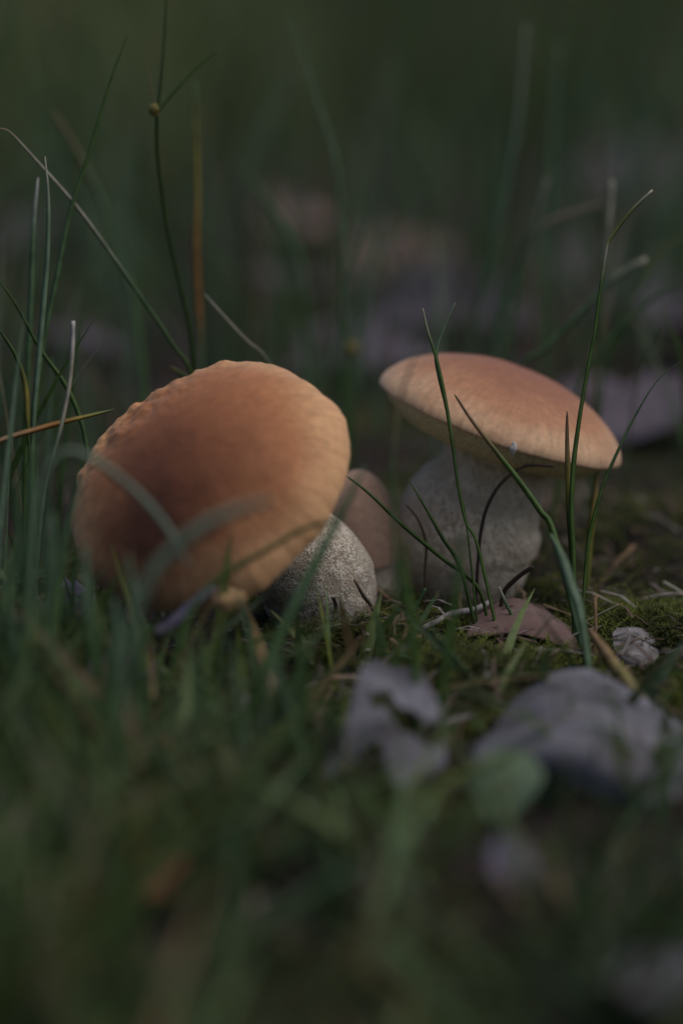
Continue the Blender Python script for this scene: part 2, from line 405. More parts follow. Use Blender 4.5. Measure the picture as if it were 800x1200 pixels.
# ------------------------------------------------------------------ single grass blades one can tell apart
G1 = (.060, .115, .026); G2 = (.080, .145, .072); G3 = (.034, .068, .014); G4 = (.125, .19, .125); PALE = (.34, .33, .27); TAN = (.24, .16, .09); YEL = (.22, .19, .04); ORG = (.27, .13, .035); BRN = (.06, .04, .03)
def blade_geo(q, wid, cols, twist, seed=0, fold=.22):
    n = len(q); T = unit(np.gradient(q, axis=0)); v, f, c = [], [], []
    view = unit(q - C0)
    for k in range(n):
        s = unit(np.cross(T[k], view[k])); nn = np.cross(s, T[k])
        a = twist + .5 * math.sin(seed + 3 * k / n); s, nn = math.cos(a) * s + math.sin(a) * nn, -math.sin(a) * s + math.cos(a) * nn
        w_ = wid[k]
        v += [q[k] + s * w_ / 2, q[k] - nn * w_ * fold, q[k] - s * w_ / 2, q[k] - nn * w_ * (fold - .13)]
        c += [cols[k]] * 4
    for k in range(n - 1):
        for j in range(4):
            a, b = 4 * k + j, 4 * k + (j + 1) % 4; f.append((a, b, b + 4, a + 4))
    f += [(3, 2, 1, 0), (4 * n - 4, 4 * n - 3, 4 * n - 2, 4 * n - 1)]
    return v, f, np.array(c)
bc = [0]
def blade(label, pts, d, w_, cols, ground=True, group=None, twist=None, name='grass_blade', cat='grass blade', width_curve=None):
    """pts: photograph pixels from the tip down; d: axis depth of the ground the blade is rooted in (or tip, root)"""
    bc[0] += 1
    d0, d1 = d if isinstance(d, tuple) else (d, d)
    pts = [tuple(q) for q in pts]
    if ground:
        gyr = ground_row(d1) + 4
        if pts[-1][1] < gyr - 3:
            (xa, ya), (xb, yb) = pts[-2], pts[-1]
            sl = max(-.5, min(.5, (xb - xa) / max(8, abs(yb - ya)))) * .6
            pts.append((xb + sl * (gyr - yb) * .8, gyr))
    L = np.r_[0, np.cumsum([math.dist(pts[k], pts[k + 1]) for k in range(len(pts) - 1)])]; L /= L[-1]
    W = np.array([P(x, y, d0 + (d1 - d0) * l) for (x, y), l in zip(pts, L)])
    n = max(12, 5 * len(pts)); q = catmull(W, n); t = np.linspace(0, 1, n)
    prof = np.minimum(1, .16 + 1.25 * t ** .55) * (1 - .25 * t ** 4) if width_curve is None else np.interp(t, np.linspace(0, 1, len(width_curve)), width_curve)
    wid = (1.05 if d1 < .76 else .72) * px(w_, .5 * (d0 + d1)) * prof
    cc = np.array([[np.interp(tt, np.linspace(0, 1, len(cols)), [c[x] for c in cols]) for x in range(3)] for tt in t])
    cc = np.minimum(.6, cc * (1.3 if d1 < .76 else 1.1))
    v, f, c = blade_geo(q, wid, cc, random.uniform(-.5, .5) if twist is None else twist, bc[0])
    base = q[-1]
    o = mesh_obj(name, np.array(v) - base, f, M_GRASS, cols=c, label=label, cat=cat, group=group)
    o.location = tuple(map(float, base)); return o

GR = 'single grass blades among the mushrooms'
# before and beside the flat-capped mushroom
blade('tall thin stalk kinked near its pale tip, passing before the flat tan cap', [(764, 223), (740, 246), (716, 277), (711, 287), (708, 305), (702, 345), (696, 390), (685, 450), (677, 500), (671, 550), (669, 600), (671, 650)], .684, 6, [PALE, (.13, .15, .05), (.14, .16, .06), PALE, G1, G1, G1, G1, G1, G1, G1], group=GR, twist=.3, width_curve=[.7, 1, 1, .9, .8, .8, .9, 1, 1, 1])
blade('thin blade arching away from the flat tan cap toward the purple-brown leaves', [(806, 418), (772, 443), (746, 483), (725, 525), (706, 570), (692, 620), (686, 662)], .69, 5, [G2, G2, G1, G1], group=GR, twist=.8)
blade('short stiff dark blade with a brown tip standing upright before the flat tan cap', [(664, 482), (664, 515), (665, 560), (667, 610), (670, 660)], .686, 7, [BRN, TAN, YEL, G3, G3, G1], group=GR, twist=.4)
blade('blade with a brown tip slanting across the flat tan cap and over its stem', [(532, 462), (552, 492), (580, 528), (608, 564), (632, 598), (650, 630)], (.695, .67), 8, [BRN, TAN, G1, G1, G1, G2], group=GR)
blade('broad pale blue-green sheath at the foot of the slanting blade', [(644, 626), (656, 650), (668, 685), (680, 722)], (.65, .635), 14, [G2, G4, G4, G2], group=GR, twist=.2, width_curve=[.35, .9, 1, .7])
blade('dark green blade with a tiny white tip standing before the flat tan cap', [(495, 361), (501, 388), (511, 420), (521, 465), (530, 520), (537, 572), (546, 612), (560, 642)], .688, 7, [PALE, G1, G1, G3, G1, G1], group=GR, twist=.5)
blade('pale green leaf forking from the dark white-tipped blade above the flat cap', [(533, 355), (521, 382), (511, 412), (514, 440), (523, 480), (530, 525), (537, 572), (546, 612)], (.691, .691), 6, [G4, G4, G2, G1, G1, G1], group=GR, twist=.2, width_curve=[.25, .9, 1, .7, .5, .4, .4])
blade('faint thin out-of-focus blade crossing the pale edge of the flat cap', [(493, 402), (479, 435), (467, 475), (460, 540), (462, 640)], .60, 5, [G4, TAN, G2, G1], group=GR, twist=.2)
blade('soft blurred green blade before the gap between small mushroom and thick grey stem', [(474, 630), (472, 670), (480, 720), (486, 790)], .585, 12, [G1, G1, G1], group=GR, twist=.2)
blade('soft blurred green blade standing before the foot of the thick grey stem', [(541, 620), (538, 660), (532, 710), (520, 790)], .585, 10, [G2, G1, G1], group=GR, twist=.2)
blade('thin dark green blade leaning across the lower grey stem', [(477, 560), (497, 593), (518, 630), (540, 668)], .69, 5, [G1, G3, G3], group=GR)
blade('hair-thin brown dried blade bowed before the lower grey stem', [(474, 590), (489, 608), (499, 636), (498, 668)], .70, 4, [BRN, BRN, BRN], group=GR)
blade('thin dark green blade slanting across the small young mushroom', [(398, 552), (432, 578), (470, 614), (515, 652), (560, 690)], (.685, .695), 5, [G1, G3, G3, G1], group=GR)
blade('thin straight green blade behind the grey stem crossing a yellowish stalk', [(700, 540), (697, 580), (690, 640)], .72, 8, [TAN, YEL, G1], group=GR)
blade('short dark needle-like blade against the netted stem', [(414, 678), (425, 697), (437, 716)], .685, 5, [BRN, BRN, BRN], group=GR)
# blurred ones behind the flat cap
blade('blurred upright blade with a swollen whitish tip behind the kinked stalk', [(716, 212), (714, 245), (710, 290), (704, 350), (700, 420)], .79, 10, [PALE, PALE, G2, G1, G1], group=GR, twist=.2, width_curve=[.9, 1, .6, .6, .6])
blade('blurred dry tan blade bent sideways behind the whitish-tipped blade', [(706, 238), (680, 246), (648, 257), (622, 280), (606, 340)], .83, 8, [(.26, .21, .17), (.26, .21, .17), G2, G1], group=GR, twist=.2)
blade('blurred grey-green blade with a cut whitish tip slanting above the flat cap', [(757, 304), (722, 324), (680, 366), (640, 408), (600, 450)], .785, 12, [PALE, G4, G2, G2, G1], group=GR, twist=.2, width_curve=[.9, 1, 1, .9, .8])
blade('blurred green blade leaning out over the purple-brown leaves', [(812, 322), (770, 345), (725, 385), (690, 430), (670, 480)], .79, 10, [G2, G2, G1], group=GR, twist=.2)
blade('blurred yellowish stalk leaning over the purple-brown leaves', [(800, 275), (770, 300), (745, 340), (722, 390), (705, 460)], .80, 6, [YEL, G1, G1], group=GR)
blade('blurred green blade zigzagging beside the purple-brown leaves', [(776, 360), (784, 385), (795, 412), (800, 470)], .78, 6, [G1, G1, G3], group=GR)
blade('soft dark blade crossing the zigzag blade by the purple-brown leaves', [(775, 375), (762, 405), (748, 440), (738, 500)], .79, 6, [G3, G1, G1], group=GR)
blade('out-of-focus blade with a pale tip rising behind the apex of the flat cap', [(641, 208), (625, 262), (604, 322), (586, 382), (575, 430)], .84, 12, [PALE, G2, G2, G2, G1], group=GR, twist=.2)
blade('tall out-of-focus blade with a pale tip arching far behind the flat cap', [(616, 28), (607, 130), (588, 240), (568, 325), (552, 400)], .88, 14, [PALE, G4, G2, G2, G2], group=GR, twist=.2)
blade('tall faint wide blade standing straight far behind the flat cap', [(655, 50), (645, 180), (640, 300), (636, 420)], .94, 16, [G4, G2, G2, G1], group=GR, twist=.2)
blade('tall out-of-focus blade bowing above the bare soil between the two large caps', [(338, 18), (368, 108), (392, 185), (400, 262), (402, 350)], .84, 10, [G2, G4, G2, G2, G1], group=GR, twist=.2)
blade('faint out-of-focus blade leaning over the bare soil', [(278, 188), (312, 235), (345, 290), (360, 380)], .92, 15, [G2, G2, G1], group=GR, twist=.2)
# left of and behind the tipped mushroom
blade('dry pale-tipped stalk slanting down behind the tipped orange cap', [(-4, 150), (12, 155), (40, 185), (85, 236), (125, 290), (165, 348), (200, 400), (232, 460)], (.70, .76), 7, [TAN, PALE, PALE, G2, G1, G1], group=GR, twist=.6)
blade('tall thin pale blue-green blade standing in the dense clump beside the tipped cap', [(53, 183), (57, 235), (56, 300), (51, 360), (45, 430), (40, 490), (38, 560)], .69, 7, [PALE, G4, G4, G4, G2, G1], group=GR, twist=.3)
blade('long thin dark blade leaning across the dense clump beside the tipped cap', [(152, 34), (128, 100), (103, 185), (82, 250), (66, 330), (52, 400), (44, 470), (38, 540)], .71, 6, [G1, G1, G2, G1, G1], group=GR)
blade('frosted white-tipped blade in the clump beside the tipped orange cap', [(86, 376), (85, 415), (81, 455), (72, 500), (60, 545), (50, 600)], .675, 7, [(.5, .5, .5), PALE, PALE, G4, G4, G2], group=GR, twist=.2, width_curve=[.7, .8, .8, 1, 1, 1])
blade('dark green blade with a yellow fleck bending into the clump beside the tipped cap', [(-6, 378), (18, 415), (30, 450), (33, 490), (38, 560)], .69, 7, [G3, G3, YEL, G1, G1], group=GR)
blade('dark arching blade crossing the frosted white-tipped blade', [(-6, 322), (20, 358), (48, 410), (75, 448), (94, 490), (102, 530), (106, 600)], .70, 6, [G3, G3, G1, G2, G1], group=GR)
blade('green blade bearing a tiny white seed at its tip in the clump', [(45, 208), (40, 260), (37, 340), (33, 430), (30, 520)], .715, 8, [(.5, .5, .5), G2, G2, G1, G1], group=GR)
blade('orange-brown and green blade lying level toward the edge of the tipped cap', [(134, 480), (105, 487), (76, 494), (40, 504), (4, 515), (-30, 530)], (.69, .66), 7, [G2, YEL, ORG, TAN, TAN], ground=False, group=GR)
blade('soft blue-green blade drooping across the tipped orange cap', [(222, 664), (205, 632), (180, 598), (150, 568), (112, 540), (78, 530), (50, 560), (40, 640)], (.575, .565), 9, [(.17, .22, .17), (.17, .22, .17), (.15, .2, .15), G2], group=GR, twist=.2, width_curve=[.4, .9, 1, 1, 1, 1, 1, .8])
blade('broad blurred grey-green blade bowed over the lower part of the tipped cap', [(318, 586), (272, 600), (228, 624), (190, 658), (165, 700), (150, 760)], (.53, .53), 17, [(.17, .22, .17), (.17, .22, .17), (.15, .2, .15), G2], group=GR, twist=.15, width_curve=[.35, .8, 1, 1, .9, .8])
blade('olive green blade curving along the lower rim of the tipped cap', [(398, 608), (355, 620), (312, 645), (272, 668), (240, 695), (215, 740)], (.610, .585), 9, [G3, G3, G1, G1], group=GR, twist=.2)
blade('long broad green blade rising in front of the stout netted stem', [(428, 545), (406, 590), (380, 640), (350, 700), (320, 762), (292, 835)], (.60, .585), 14, [G2, G2, G2, G1, G1], group=GR, twist=.15)
blade('fine pale thread-like blade bent down onto the tipped orange cap', [(240, 345), (262, 370), (288, 398), (312, 420), (330, 470)], (.73, .74), 3, [PALE, PALE, G2], group=GR, width_curve=[.5, .9, 1, 1, 1])
blade('tiny green tip peeping over the top of the tipped orange cap', [(200, 430), (207, 435), (222, 446), (240, 480)], .735, 7, [YEL, G1, G1, G1], group=GR)
blade('yellow and orange withered blade standing behind the tipped orange cap', [(228, 96), (229, 150), (231, 225), (230, 300), (233, 360), (236, 430)], .79, 11, [G2, (.2, .2, .05), (.26, .21, .05), ORG, ORG, G2, G2], group=GR, twist=.1, width_curve=[.5, .9, 1, 1, .9, .7])
blade('out-of-focus blade crossing the dry pale-tipped stalk', [(62, 128), (95, 185), (125, 250), (150, 330), (165, 420)], .83, 12, [TAN, G2, G2, G1], group=GR, twist=.1)
blade('out-of-focus upright blade at the foot of the dry stalk', [(160, 300), (165, 380), (170, 450), (172, 520)], .86, 12, [G1, G1, G3], group=GR, twist=.1)
blade('blurred leaning blade at the top corner above the dry stalk', [(22, -10), (12, 40), (-4, 90), (-20, 180)], .86, 10, [G2, G2, G1], group=GR, twist=.1)
for k, (tip, foot, dd, ww) in enumerate([((40, 520), (30, 700), .60, 14), ((62, 600), (55, 760), .585, 14), ((20, 560), (10, 720), .60, 12), ((135, 700), (130, 800), .57, 18), ((95, 560), (70, 680), .61, 10),
                                          ((100, 640), (110, 760), .575, 15), ((5, 640), (25, 800), .57, 14), ((150, 650), (165, 790), .565, 13)]):
    blade('soft broad green blade in the dense front clump below the tipped cap', [tip, ((tip[0] + foot[0]) / 2 + random.uniform(-6, 6), (tip[1] + foot[1]) / 2), foot], dd, ww,
          [G4 if k % 2 else G2, G2, G1], group='front clump of grass', twist=random.uniform(-.3, .3))
# rush with a bud
rs = empty('rush_stem', P(226, ground_row(.745), .745), label='slender green rush with a small brown bud and a forked tip behind the tipped cap', cat='rush')
bpy.context.view_layer.update()
dR = .725
tube('stem', [P(x, y, dR + .00006 * (y - 130)) for x, y in [(184, 131), (185, 180), (195, 260), (208, 320), (222, 385), (228, 450), (230, 560), (226, ground_row(.745))]], [px(2.4, dR), px(3.2, dR)], M_GRASS, cols=[G3, G3, G3, G1], parent=rs)
tube('bract', [P(x, y, dR) for x, y in [(257, 58), (228, 82), (200, 112), (186, 130)]], [px(.8, dR), px(2.2, dR)], M_GRASS, cols=[G1, G1], parent=rs)
tube('bract', [P(x, y, dR) for x, y in [(196, -30), (193, 40), (189, 90), (185, 130)]], [px(1, dR), px(2.2, dR)], M_GRASS, cols=[G3, G3], parent=rs)
tube('bract', [P(x, y, dR) for x, y in [(175, 88), (178, 108), (182, 128)]], [px(.8, dR), px(1.6, dR)], M_GRASS, cols=[TAN, G2], parent=rs)
tube('bud', [P(182, 121, dR - .001), P(181, 126, dR - .001), P(181, 131, dR - .001), P(183, 136, dR - .001)], [px(2, dR), px(6.5, dR), px(6.5, dR), px(2, dR)], M_BUD, ns=10, parent=rs, n=12)
finish(rs)
# background bud on a stalk
d_ = .86
bs = empty('flower_bud', P(412, ground_row(d_), d_), label='blurred olive bud on a thin stalk between the two large caps', cat='bud')
bpy.context.view_layer.update()
tube('stalk', [P(410, 412, d_), P(411, 480, d_), P(414, 560, d_), P(412, ground_row(d_), d_)], px(3, d_), M_GRASS, cols=[G1, G1], parent=bs)
tube('bud_head', [P(409, 400, d_), P(410, 405, d_), P(410, 413, d_), P(411, 419, d_)], [px(3, d_), px(10, d_), px(10, d_), px(3, d_)], M_BUD, ns=10, parent=bs, n=12)
finish(bs)

# ------------------------------------------------------------------ leaves
def with_rib(o, S, line, m, name='midrib', r=.0004):
    q = [S[int(v * (S.shape[0] - 1)), int(u * (S.shape[1] - 1))] for u, v in line]
    t = tube(name, q, [r, r, r * .5], m, ns=6); bpy.context.view_layer.update()
    t.parent = o; t.matrix_parent_inverse = o.matrix_world.inverted()
def hole_left(u, v):
    wob = .05 * math.sin(9 * u + 1) + .03 * math.sin(23 * u)
    band = u > .26 and abs(v - (.26 + .36 * u) - wob) < .05 + .16 * (u - .26) * (1.35 - u)
    notch = v > .74 and abs(u - .40 + wob) < (v - .70) * .75
    return band or notch
o, S = patch('dead_leaf', [[(424, 782, .588), (440, 774, .592), (462, 786, .592), (492, 784, .590)], [(412, 822, .580), (440, 818, .580), (470, 822, .582), (510, 826, .582)],
                           [(398, 866, .572), (430, 862, .570), (472, 868, .568), (522, 872, .570)], [(376, 916, .566), (420, 912, .561), (468, 922, .557), (520, 894, .562)]],
             M_GREY, n=(62, 54), seed=3., rag=.06, crumple=.002, hole=hole_left, label='torn grey dead leaf with a hole propped upright in the grass', cat='leaf', group='fallen leaves')
with_rib(o, S, [(.1, .1), (.16, .5), (.12, .9)], M_RIB)
o, S = patch('dead_leaf', [[(598, 822, .612), (645, 790, .617), (712, 794, .617), (775, 832, .612), (850, 890, .604)], [(574, 852, .588), (638, 828, .586), (708, 832, .582), (772, 870, .580), (860, 925, .574)],
                           [(552, 893, .570), (622, 880, .563), (690, 880, .557), (752, 912, .557), (858, 962, .556)], [(575, 940, .570), (640, 936, .567), (700, 950, .558), (756, 975, .553), (850, 995, .549)]],
             M_GREY, n=(34, 40), seed=8., rag=.015, crumple=.0020, freq=42., label='large grey dead leaf arched over the moss like a little roof', cat='leaf', group='fallen leaves')
with_rib(o, S, [(.12, .55), (.5, .42), (.95, .62)], M_RIB, r=.0007)
o, S = patch('dead_leaf', [[(556, 716, .70), (600, 704, .706), (648, 720, .702), (694, 752, .692)], [(548, 734, .690), (598, 716, .692), (646, 732, .687), (692, 764, .683)], [(545, 752, .685), (590, 742, .681), (636, 752, .677), (684, 778, .674)]],
             M_PINK, n=(20, 30), seed=12., rag=.05, crumple=.0012, label='curled pinkish-brown dead leaf at the foot of the thick grey stem', cat='leaf', group='fallen leaves')
with_rib(o, S, [(.05, .5), (.5, .45), (.95, .5)], M_RIB, r=.0004)
o, S = patch('dead_leaf', [[(180, 738, .622), (204, 722, .620), (228, 700, .619), (250, 680, .622)], [(186, 746, .618), (212, 730, .616), (236, 706, .615), (254, 690, .619)]],
             M_BLUE, n=(10, 26), seed=15., rag=.04, crumple=.001, label='narrow violet dead leaf stuck under the rim of the tipped orange cap', cat='leaf', group='fallen leaves')
with_rib(o, S, [(.05, .5), (.5, .5), (.95, .5)], M_RIB, r=.0003)
# round green leaf on a stalk
d_ = .535
gl = empty('round_leaf', P(600, ground_row(d_), d_), label='small rounded pale green leaf standing before the large arched grey leaf', cat='leaf')
bpy.context.view_layer.update()
ro = [[(566, 884, d_ + .006), (592, 877, d_ + .008), (622, 886, d_ + .006)], [(549, 915, d_ + .002), (590, 916, d_ + .003), (636, 908, d_ + .002)], [(560, 945, d_), (588, 948, d_ + .001), (622, 934, d_)], [(574, 966, d_ - .001), (586, 968, d_ - .001), (598, 962, d_ - .001)]]
bl_, S = patch('leaf_blade', ro, M_ROUND, n=(18, 18), seed=1., rag=.01, crumple=.0005, thick=.0004, parent=gl)
tube('midrib', [S[1, 9] - .0003 * Fw, S[9, 9] - .0003 * Fw, S[17, 9] - .0003 * Fw], [.0002, .0004], M_ROUND, parent=gl)
tube('stalk', [S[17, 9], P(592, 980, d_), P(600, ground_row(d_) + 6, d_)], .0007, M_GRASS, cols=[G2, G1], parent=gl)
finish(gl)

def lying_leaf(label, cx, cy, size, yaw, m, tilt=0., curl=.3, lift=.004, group='fallen leaves behind', asp=.6):
    """ovate dead leaf lying on the ground under the given pixel"""
    g = G(cx, cy); nr, nc = 15, 11; v = []
    s1, s2 = random.uniform(0, 9), random.uniform(0, 9)
    for k in range(nr):
        t = k / (nr - 1)
        wd = asp * size * .5 * (math.sin(math.pi * t ** .8) ** .75) + .0005
        wd *= 1 + .12 * math.sin(k * 2.4 + s1)
        for j in range(nc):
            u = 2 * j / (nc - 1) - 1
            x = (t - .5) * size; y = u * wd
            z = curl * wd * u * u + .10 * size * math.sin(t * 3.1 + s2) + .12 * wd * math.sin(4 * t + 3 * u + s1)
            v.append((x, y, z))
    f = [(k * nc + j, k * nc + j + 1, (k + 1) * nc + j + 1, (k + 1) * nc + j) for k in range(nr - 1) for j in range(nc - 1)]
    v = np.array(v); v[:, 2] -= v[:, 2].min()
    o = mesh_obj('dead_leaf', v, f, m, label=label, cat='leaf', group=group)
    o.location = (g[0], g[1], g[2] + lift); o.rotation_euler = (tilt, random.uniform(-.15, .15), yaw)
    s = o.modifiers.new('thickness', 'SOLIDIFY'); s.thickness = .0005; s.offset = 0
    rib = [v[k * nc + nc // 2] - np.array([0, 0, .0002]) for k in range(0, nr, 2)] 
    rib = [np.array([-size * .62, 0, rib[0][2] + .003])] + rib
    tube('midrib', rib, [.0009, .0006, .0003], M_RIB, parent=o, origin=(0, 0, 0))
    return o
LB = 'purplish grey dead leaf lying on the bare soil behind the mushrooms'
for (cx, cy, sz, yaw, m, ti, lab) in [(430, 452, .07, .2, M_PURPLE, .35, 'purplish dead leaf on the soil just behind the olive bud'), (512, 392, .11, -.2, M_PURPLE, .4, 'wide purplish dead leaf on the soil beyond the white-tipped dark blade'),
                             (690, 322, .07, .9, M_PURPLE, .4, LB), (785, 268, .17, .1, M_PURPLE, .35, LB), (775, 518, .07, .5, M_PURPLE, .2, 'purple-brown dead leaf on the soil under the thin arching blade'),
                             (745, 385, .08, -.5, M_PURPLE, .3, LB), (715, 500, .05, .2, M_PURPLE, .2, LB), (345, 350, .06, .5, M_PURPLE, .2, LB), (352, 270, .10, 1.2, M_PINK, .3, 'pinkish dead leaf on the soil under the tall bowing blade'),
                             (110, 425, .05, .1, M_PURPLE, .1, LB), (20, 300, .09, .5, M_PURPLE, .2, LB), (800, 430, .08, .9, M_PURPLE, .3, LB), (470, 320, .09, .6, M_PINK, .3, 'pinkish-brown dead leaf on the soil behind the wide purplish leaf')]:
    lying_leaf(lab, cx, cy, sz, yaw, m, tilt=ti)
LF = 'dull purplish dead leaf half sunk in the short grass before the mushrooms'
for (cx, cy, sz, yaw, m, ti, lab) in [(598, 1060, .020, 1.1, M_BLUE, .7, 'small violet dead leaf in the short grass below the round green leaf'), (800, 1200, .028, .3, M_GREY, .3, 'grey dead leaf in the short grass farther out than the large arched leaf'), (2, 985, .028, .2, M_PURPLE, .4, LF),
                             (60, 770, .03, .7, M_PURPLE, .5, LF), (150, 830, .025, .6, M_PURPLE, .2, LF)]:
    lying_leaf(lab, cx, cy, sz, yaw, m, tilt=ti, group='fallen leaves in front')
lying_leaf('rust-red dead leaf half sunk in the grass in front of the mushrooms', 182, 1055, .022, .8, M_RUST, tilt=.5, group='fallen leaves in front')
lying_leaf('violet-grey dead leaf in the grass beside the tipped mushroom', 78, 745, .03, 1.3, M_BLUE, tilt=.9, group='fallen leaves in front', lift=.006)

# ------------------------------------------------------------------ twigs, dry stalks, bark, fleck
TW = 'twigs and dry stalks on the ground'
def twig(label, pts, d, r, cols, name='twig', cat='twig'):
    d0, d1 = d if isinstance(d, tuple) else (d, d)
    q = [P(x, y, d0 + (d1 - d0) * k / (len(pts) - 1)) for k, (x, y) in enumerate(pts)]
    return tube(name, q, [px(r, d0), px(r * 1.2, d0), px(r, d1)], M_TWIG, cols=cols, label=label, cat=cat, group=TW)
GB = (.30, .28, .30)
twig('thin black wiry stalk arching from the soil up under the flat cap', [(648, 546), (616, 546), (590, 563), (573, 588), (564, 618), (560, 655), (556, 724)], (.70, .70), 1.9, [BRN, (.02, .015, .015), (.02, .015, .015)], 'dry_stalk', 'stalk')
twig('short pale crooked twig lying before the thick grey stem', [(575, 705), (556, 714), (530, 719), (514, 727), (492, 738)], (.70, .685), 3.2, [GB, GB, GB])
twig('brown twig running from the small mushroom to the pale crooked twig', [(440, 690), (462, 706), (490, 716), (520, 722)], (.715, .70), 2.6, [TAN, BRN, BRN])
twig('small dark hooked twig leaning on the foot of the thick grey stem', [(624, 664), (612, 672), (600, 682), (590, 694), (586, 715)], (.695, .70), 2.6, [BRN, (.03, .02, .02), BRN])
twig('tan stalk bowed in an arc over the moss below the netted stem', [(432, 797), (408, 794), (380, 797), (354, 808), (338, 826), (332, 850)], (.64, .63), 3.0, [GB, TAN, GB, TAN], 'dry_stalk', 'stalk')
twig('pinkish twig lying flat under the bowed tan stalk', [(300, 858), (330, 862), (370, 872)], (.608, .60), 3.0, [TAN, PINK, TAN] if False else [TAN, (.2, .13, .12), TAN])
twig('grey twig stub touching the torn grey leaf', [(515, 850), (535, 844), (556, 838)], (.612, .618), 4.0, [GB, GB, GB])
twig('thin tan stalk with a curled tip standing beside the white bark chip', [(702, 699), (697, 702), (697, 715), (697, 745), (694, 785)], (.672, .668), 1.8, [TAN, TAN, TAN], 'dry_stalk', 'stalk')
twig('pale dry stalk lying on the moss behind the white bark chip', [(744, 706), (762, 700), (790, 696), (812, 700)], (.72, .715), 2.0, [TAN, GB, TAN], 'dry_stalk', 'stalk')
twig('whitish straw poking out above the moss behind the bark chip', [(776, 682), (790, 690), (806, 700)], (.72, .72), 2.2, [PALE, PALE, PALE], 'dry_stalk', 'stalk')
twig('grey twig lying beside the white bark chip on the moss', [(776, 772), (795, 762), (815, 755)], (.672, .675), 3.6, [GB, GB, GB])
twig('thin green-brown stalk lying over the moss below the pinkish leaf', [(545, 758), (580, 768), (615, 780), (660, 786)], (.678, .66), 1.8, [TAN, G2, TAN], 'dry_stalk', 'stalk')
twig('dark straight stalk leaning past the white bark chip', [(742, 640), (720, 662), (700, 690), (680, 706)], (.76, .735), 2.4, [TAN, BRN, BRN], 'dry_stalk', 'stalk')
twig('small forked grey twig at the foot of the netted stem', [(452, 745), (428, 745), (410, 752), (398, 760)], (.688, .68), 2.4, [GB, GB, TAN])
twig('thin green stalk rising from the pale crooked twig', [(498, 690), (488, 708), (474, 726), (462, 742)], (.69, .695), 1.8, [G2, G2, G1], 'dry_stalk', 'stalk')
twig('short stiff straw standing before the thick grey stem', [(584, 688), (592, 706), (602, 726)], (.69, .69), 1.8, [PALE, G2, G2], 'dry_stalk', 'stalk')
blade('withered tan and green blade slanting in front of the white bark chip', [(690, 738), (708, 764), (728, 792), (756, 826)], (.655, .612), 17, [TAN, TAN, (.22, .2, .08), (.2, .15, .08)], ground=False, group=GR, twist=.1, width_curve=[.3, .9, 1, .7])
o, S = patch('bark_chip', [[(722, 742, .684), (745, 738, .686), (764, 748, .684)], [(718, 758, .674), (744, 752, .674), (768, 765, .674)], [(724, 776, .667), (745, 778, .665), (764, 782, .666)]],
             M_BARK, n=(36, 40), seed=31., rag=.05, crumple=.0014, thick=.003, freq=90., label='small whitish chip of cracked bark lying on the moss', cat='bark')
v0 = P(601, 526, .697)
fk = tube('fleck', [v0 + np.array([0, 0, .0022]), v0 + np.array([.0003, 0, .0010]), v0, v0 - np.array([0.0002, 0, .0018])], [.0002, .0008, .0011, .0003], M_WHITE, ns=9, n=10, label='tiny white fleck of fluff stuck on the rim of the flat tan cap', cat='fleck')

# ------------------------------------------------------------------ stuff: grass, moss, litter nobody could count
def grass(name, label, x, y, L, width, cols, lean=(.05, .5), seg=6, tipcol=None, tipfrac=.3):
    n = len(x); az = rng.uniform(0, 2 * np.pi, n); le = rng.uniform(*lean, n); cu = rng.uniform(0, .6, n) * le * 2
    t = np.linspace(0, 1, seg + 1)[None, :]
    z0 = gz(x, y) - .002
    h = L[:, None] * (le[:, None] * t + cu[:, None] * t * t); zz = L[:, None] * (t - .35 * cu[:, None] * t * t)
    q = np.stack([x[:, None] + np.cos(az)[:, None] * h, y[:, None] + np.sin(az)[:, None] * h, z0[:, None] + zz], -1)
    tw = rng.uniform(0, 2 * np.pi, n)[:, None] + rng.uniform(-1, 1, n)[:, None] * t
    s = np.stack([np.cos(tw), np.sin(tw), 0 * tw], -1); nn = np.stack([-np.sin(tw), np.cos(tw), 0 * tw], -1)
    wd = (width[:, None] * (np.minimum(1, .7 + t) * (1 - t ** 2.2) + .06))[..., None]
    V = np.stack([q + s * wd / 2, q + nn * wd * .18, q - s * wd / 2], 2)            # n, seg+1, 3, 3
    idx = np.arange(n * (seg + 1) * 3).reshape(n, seg + 1, 3)
    Q = np.concatenate([np.stack([idx[:, :-1, a], idx[:, :-1, a + 1], idx[:, 1:, a + 1], idx[:, 1:, a]], -1).reshape(-1, 4) for a in (0, 1)])
    c = cols[:, None, :] * np.ones((n, seg + 1, 1))
    if tipcol is not None:
        on = (rng.random(n) < tipfrac)[:, None, None] * np.clip((t - .6) / .4, 0, 1)[..., None]
        c = c * (1 - on) + np.array(tipcol) * on
    c = np.repeat(c[:, :, None, :], 3, 2)
    return big_mesh(name, V.reshape(-1, 3), Q, M_GRASS, c.reshape(-1, 3), label=label, cat='grass', kind='stuff')
GF = (.125, .145, .085)
def gcol(n, a=G1, b=G2, dry=.12, dryc=(.17, .13, .075)):
    k = rng.random(n)[:, None]; c = np.array(a) * (1 - k) + np.array(b) * k; c *= rng.uniform(.65, 1.25, n)[:, None]
    d = rng.random(n) < dry; c[d] = np.array(dryc) * rng.uniform(.6, 1.2, d.sum())[:, None]; return c
def tuft_tone(x, y, c):
    k = .5 + .5 * np.sin(61 * x + 1.7 * np.sin(43 * y)) * np.sin(53 * y + 2.1 * np.sin(37 * x))
    return c * (.45 + 1.1 * k)[:, None] * (1 + (.5 - k)[:, None] * np.array([-.25, 0, .35]))
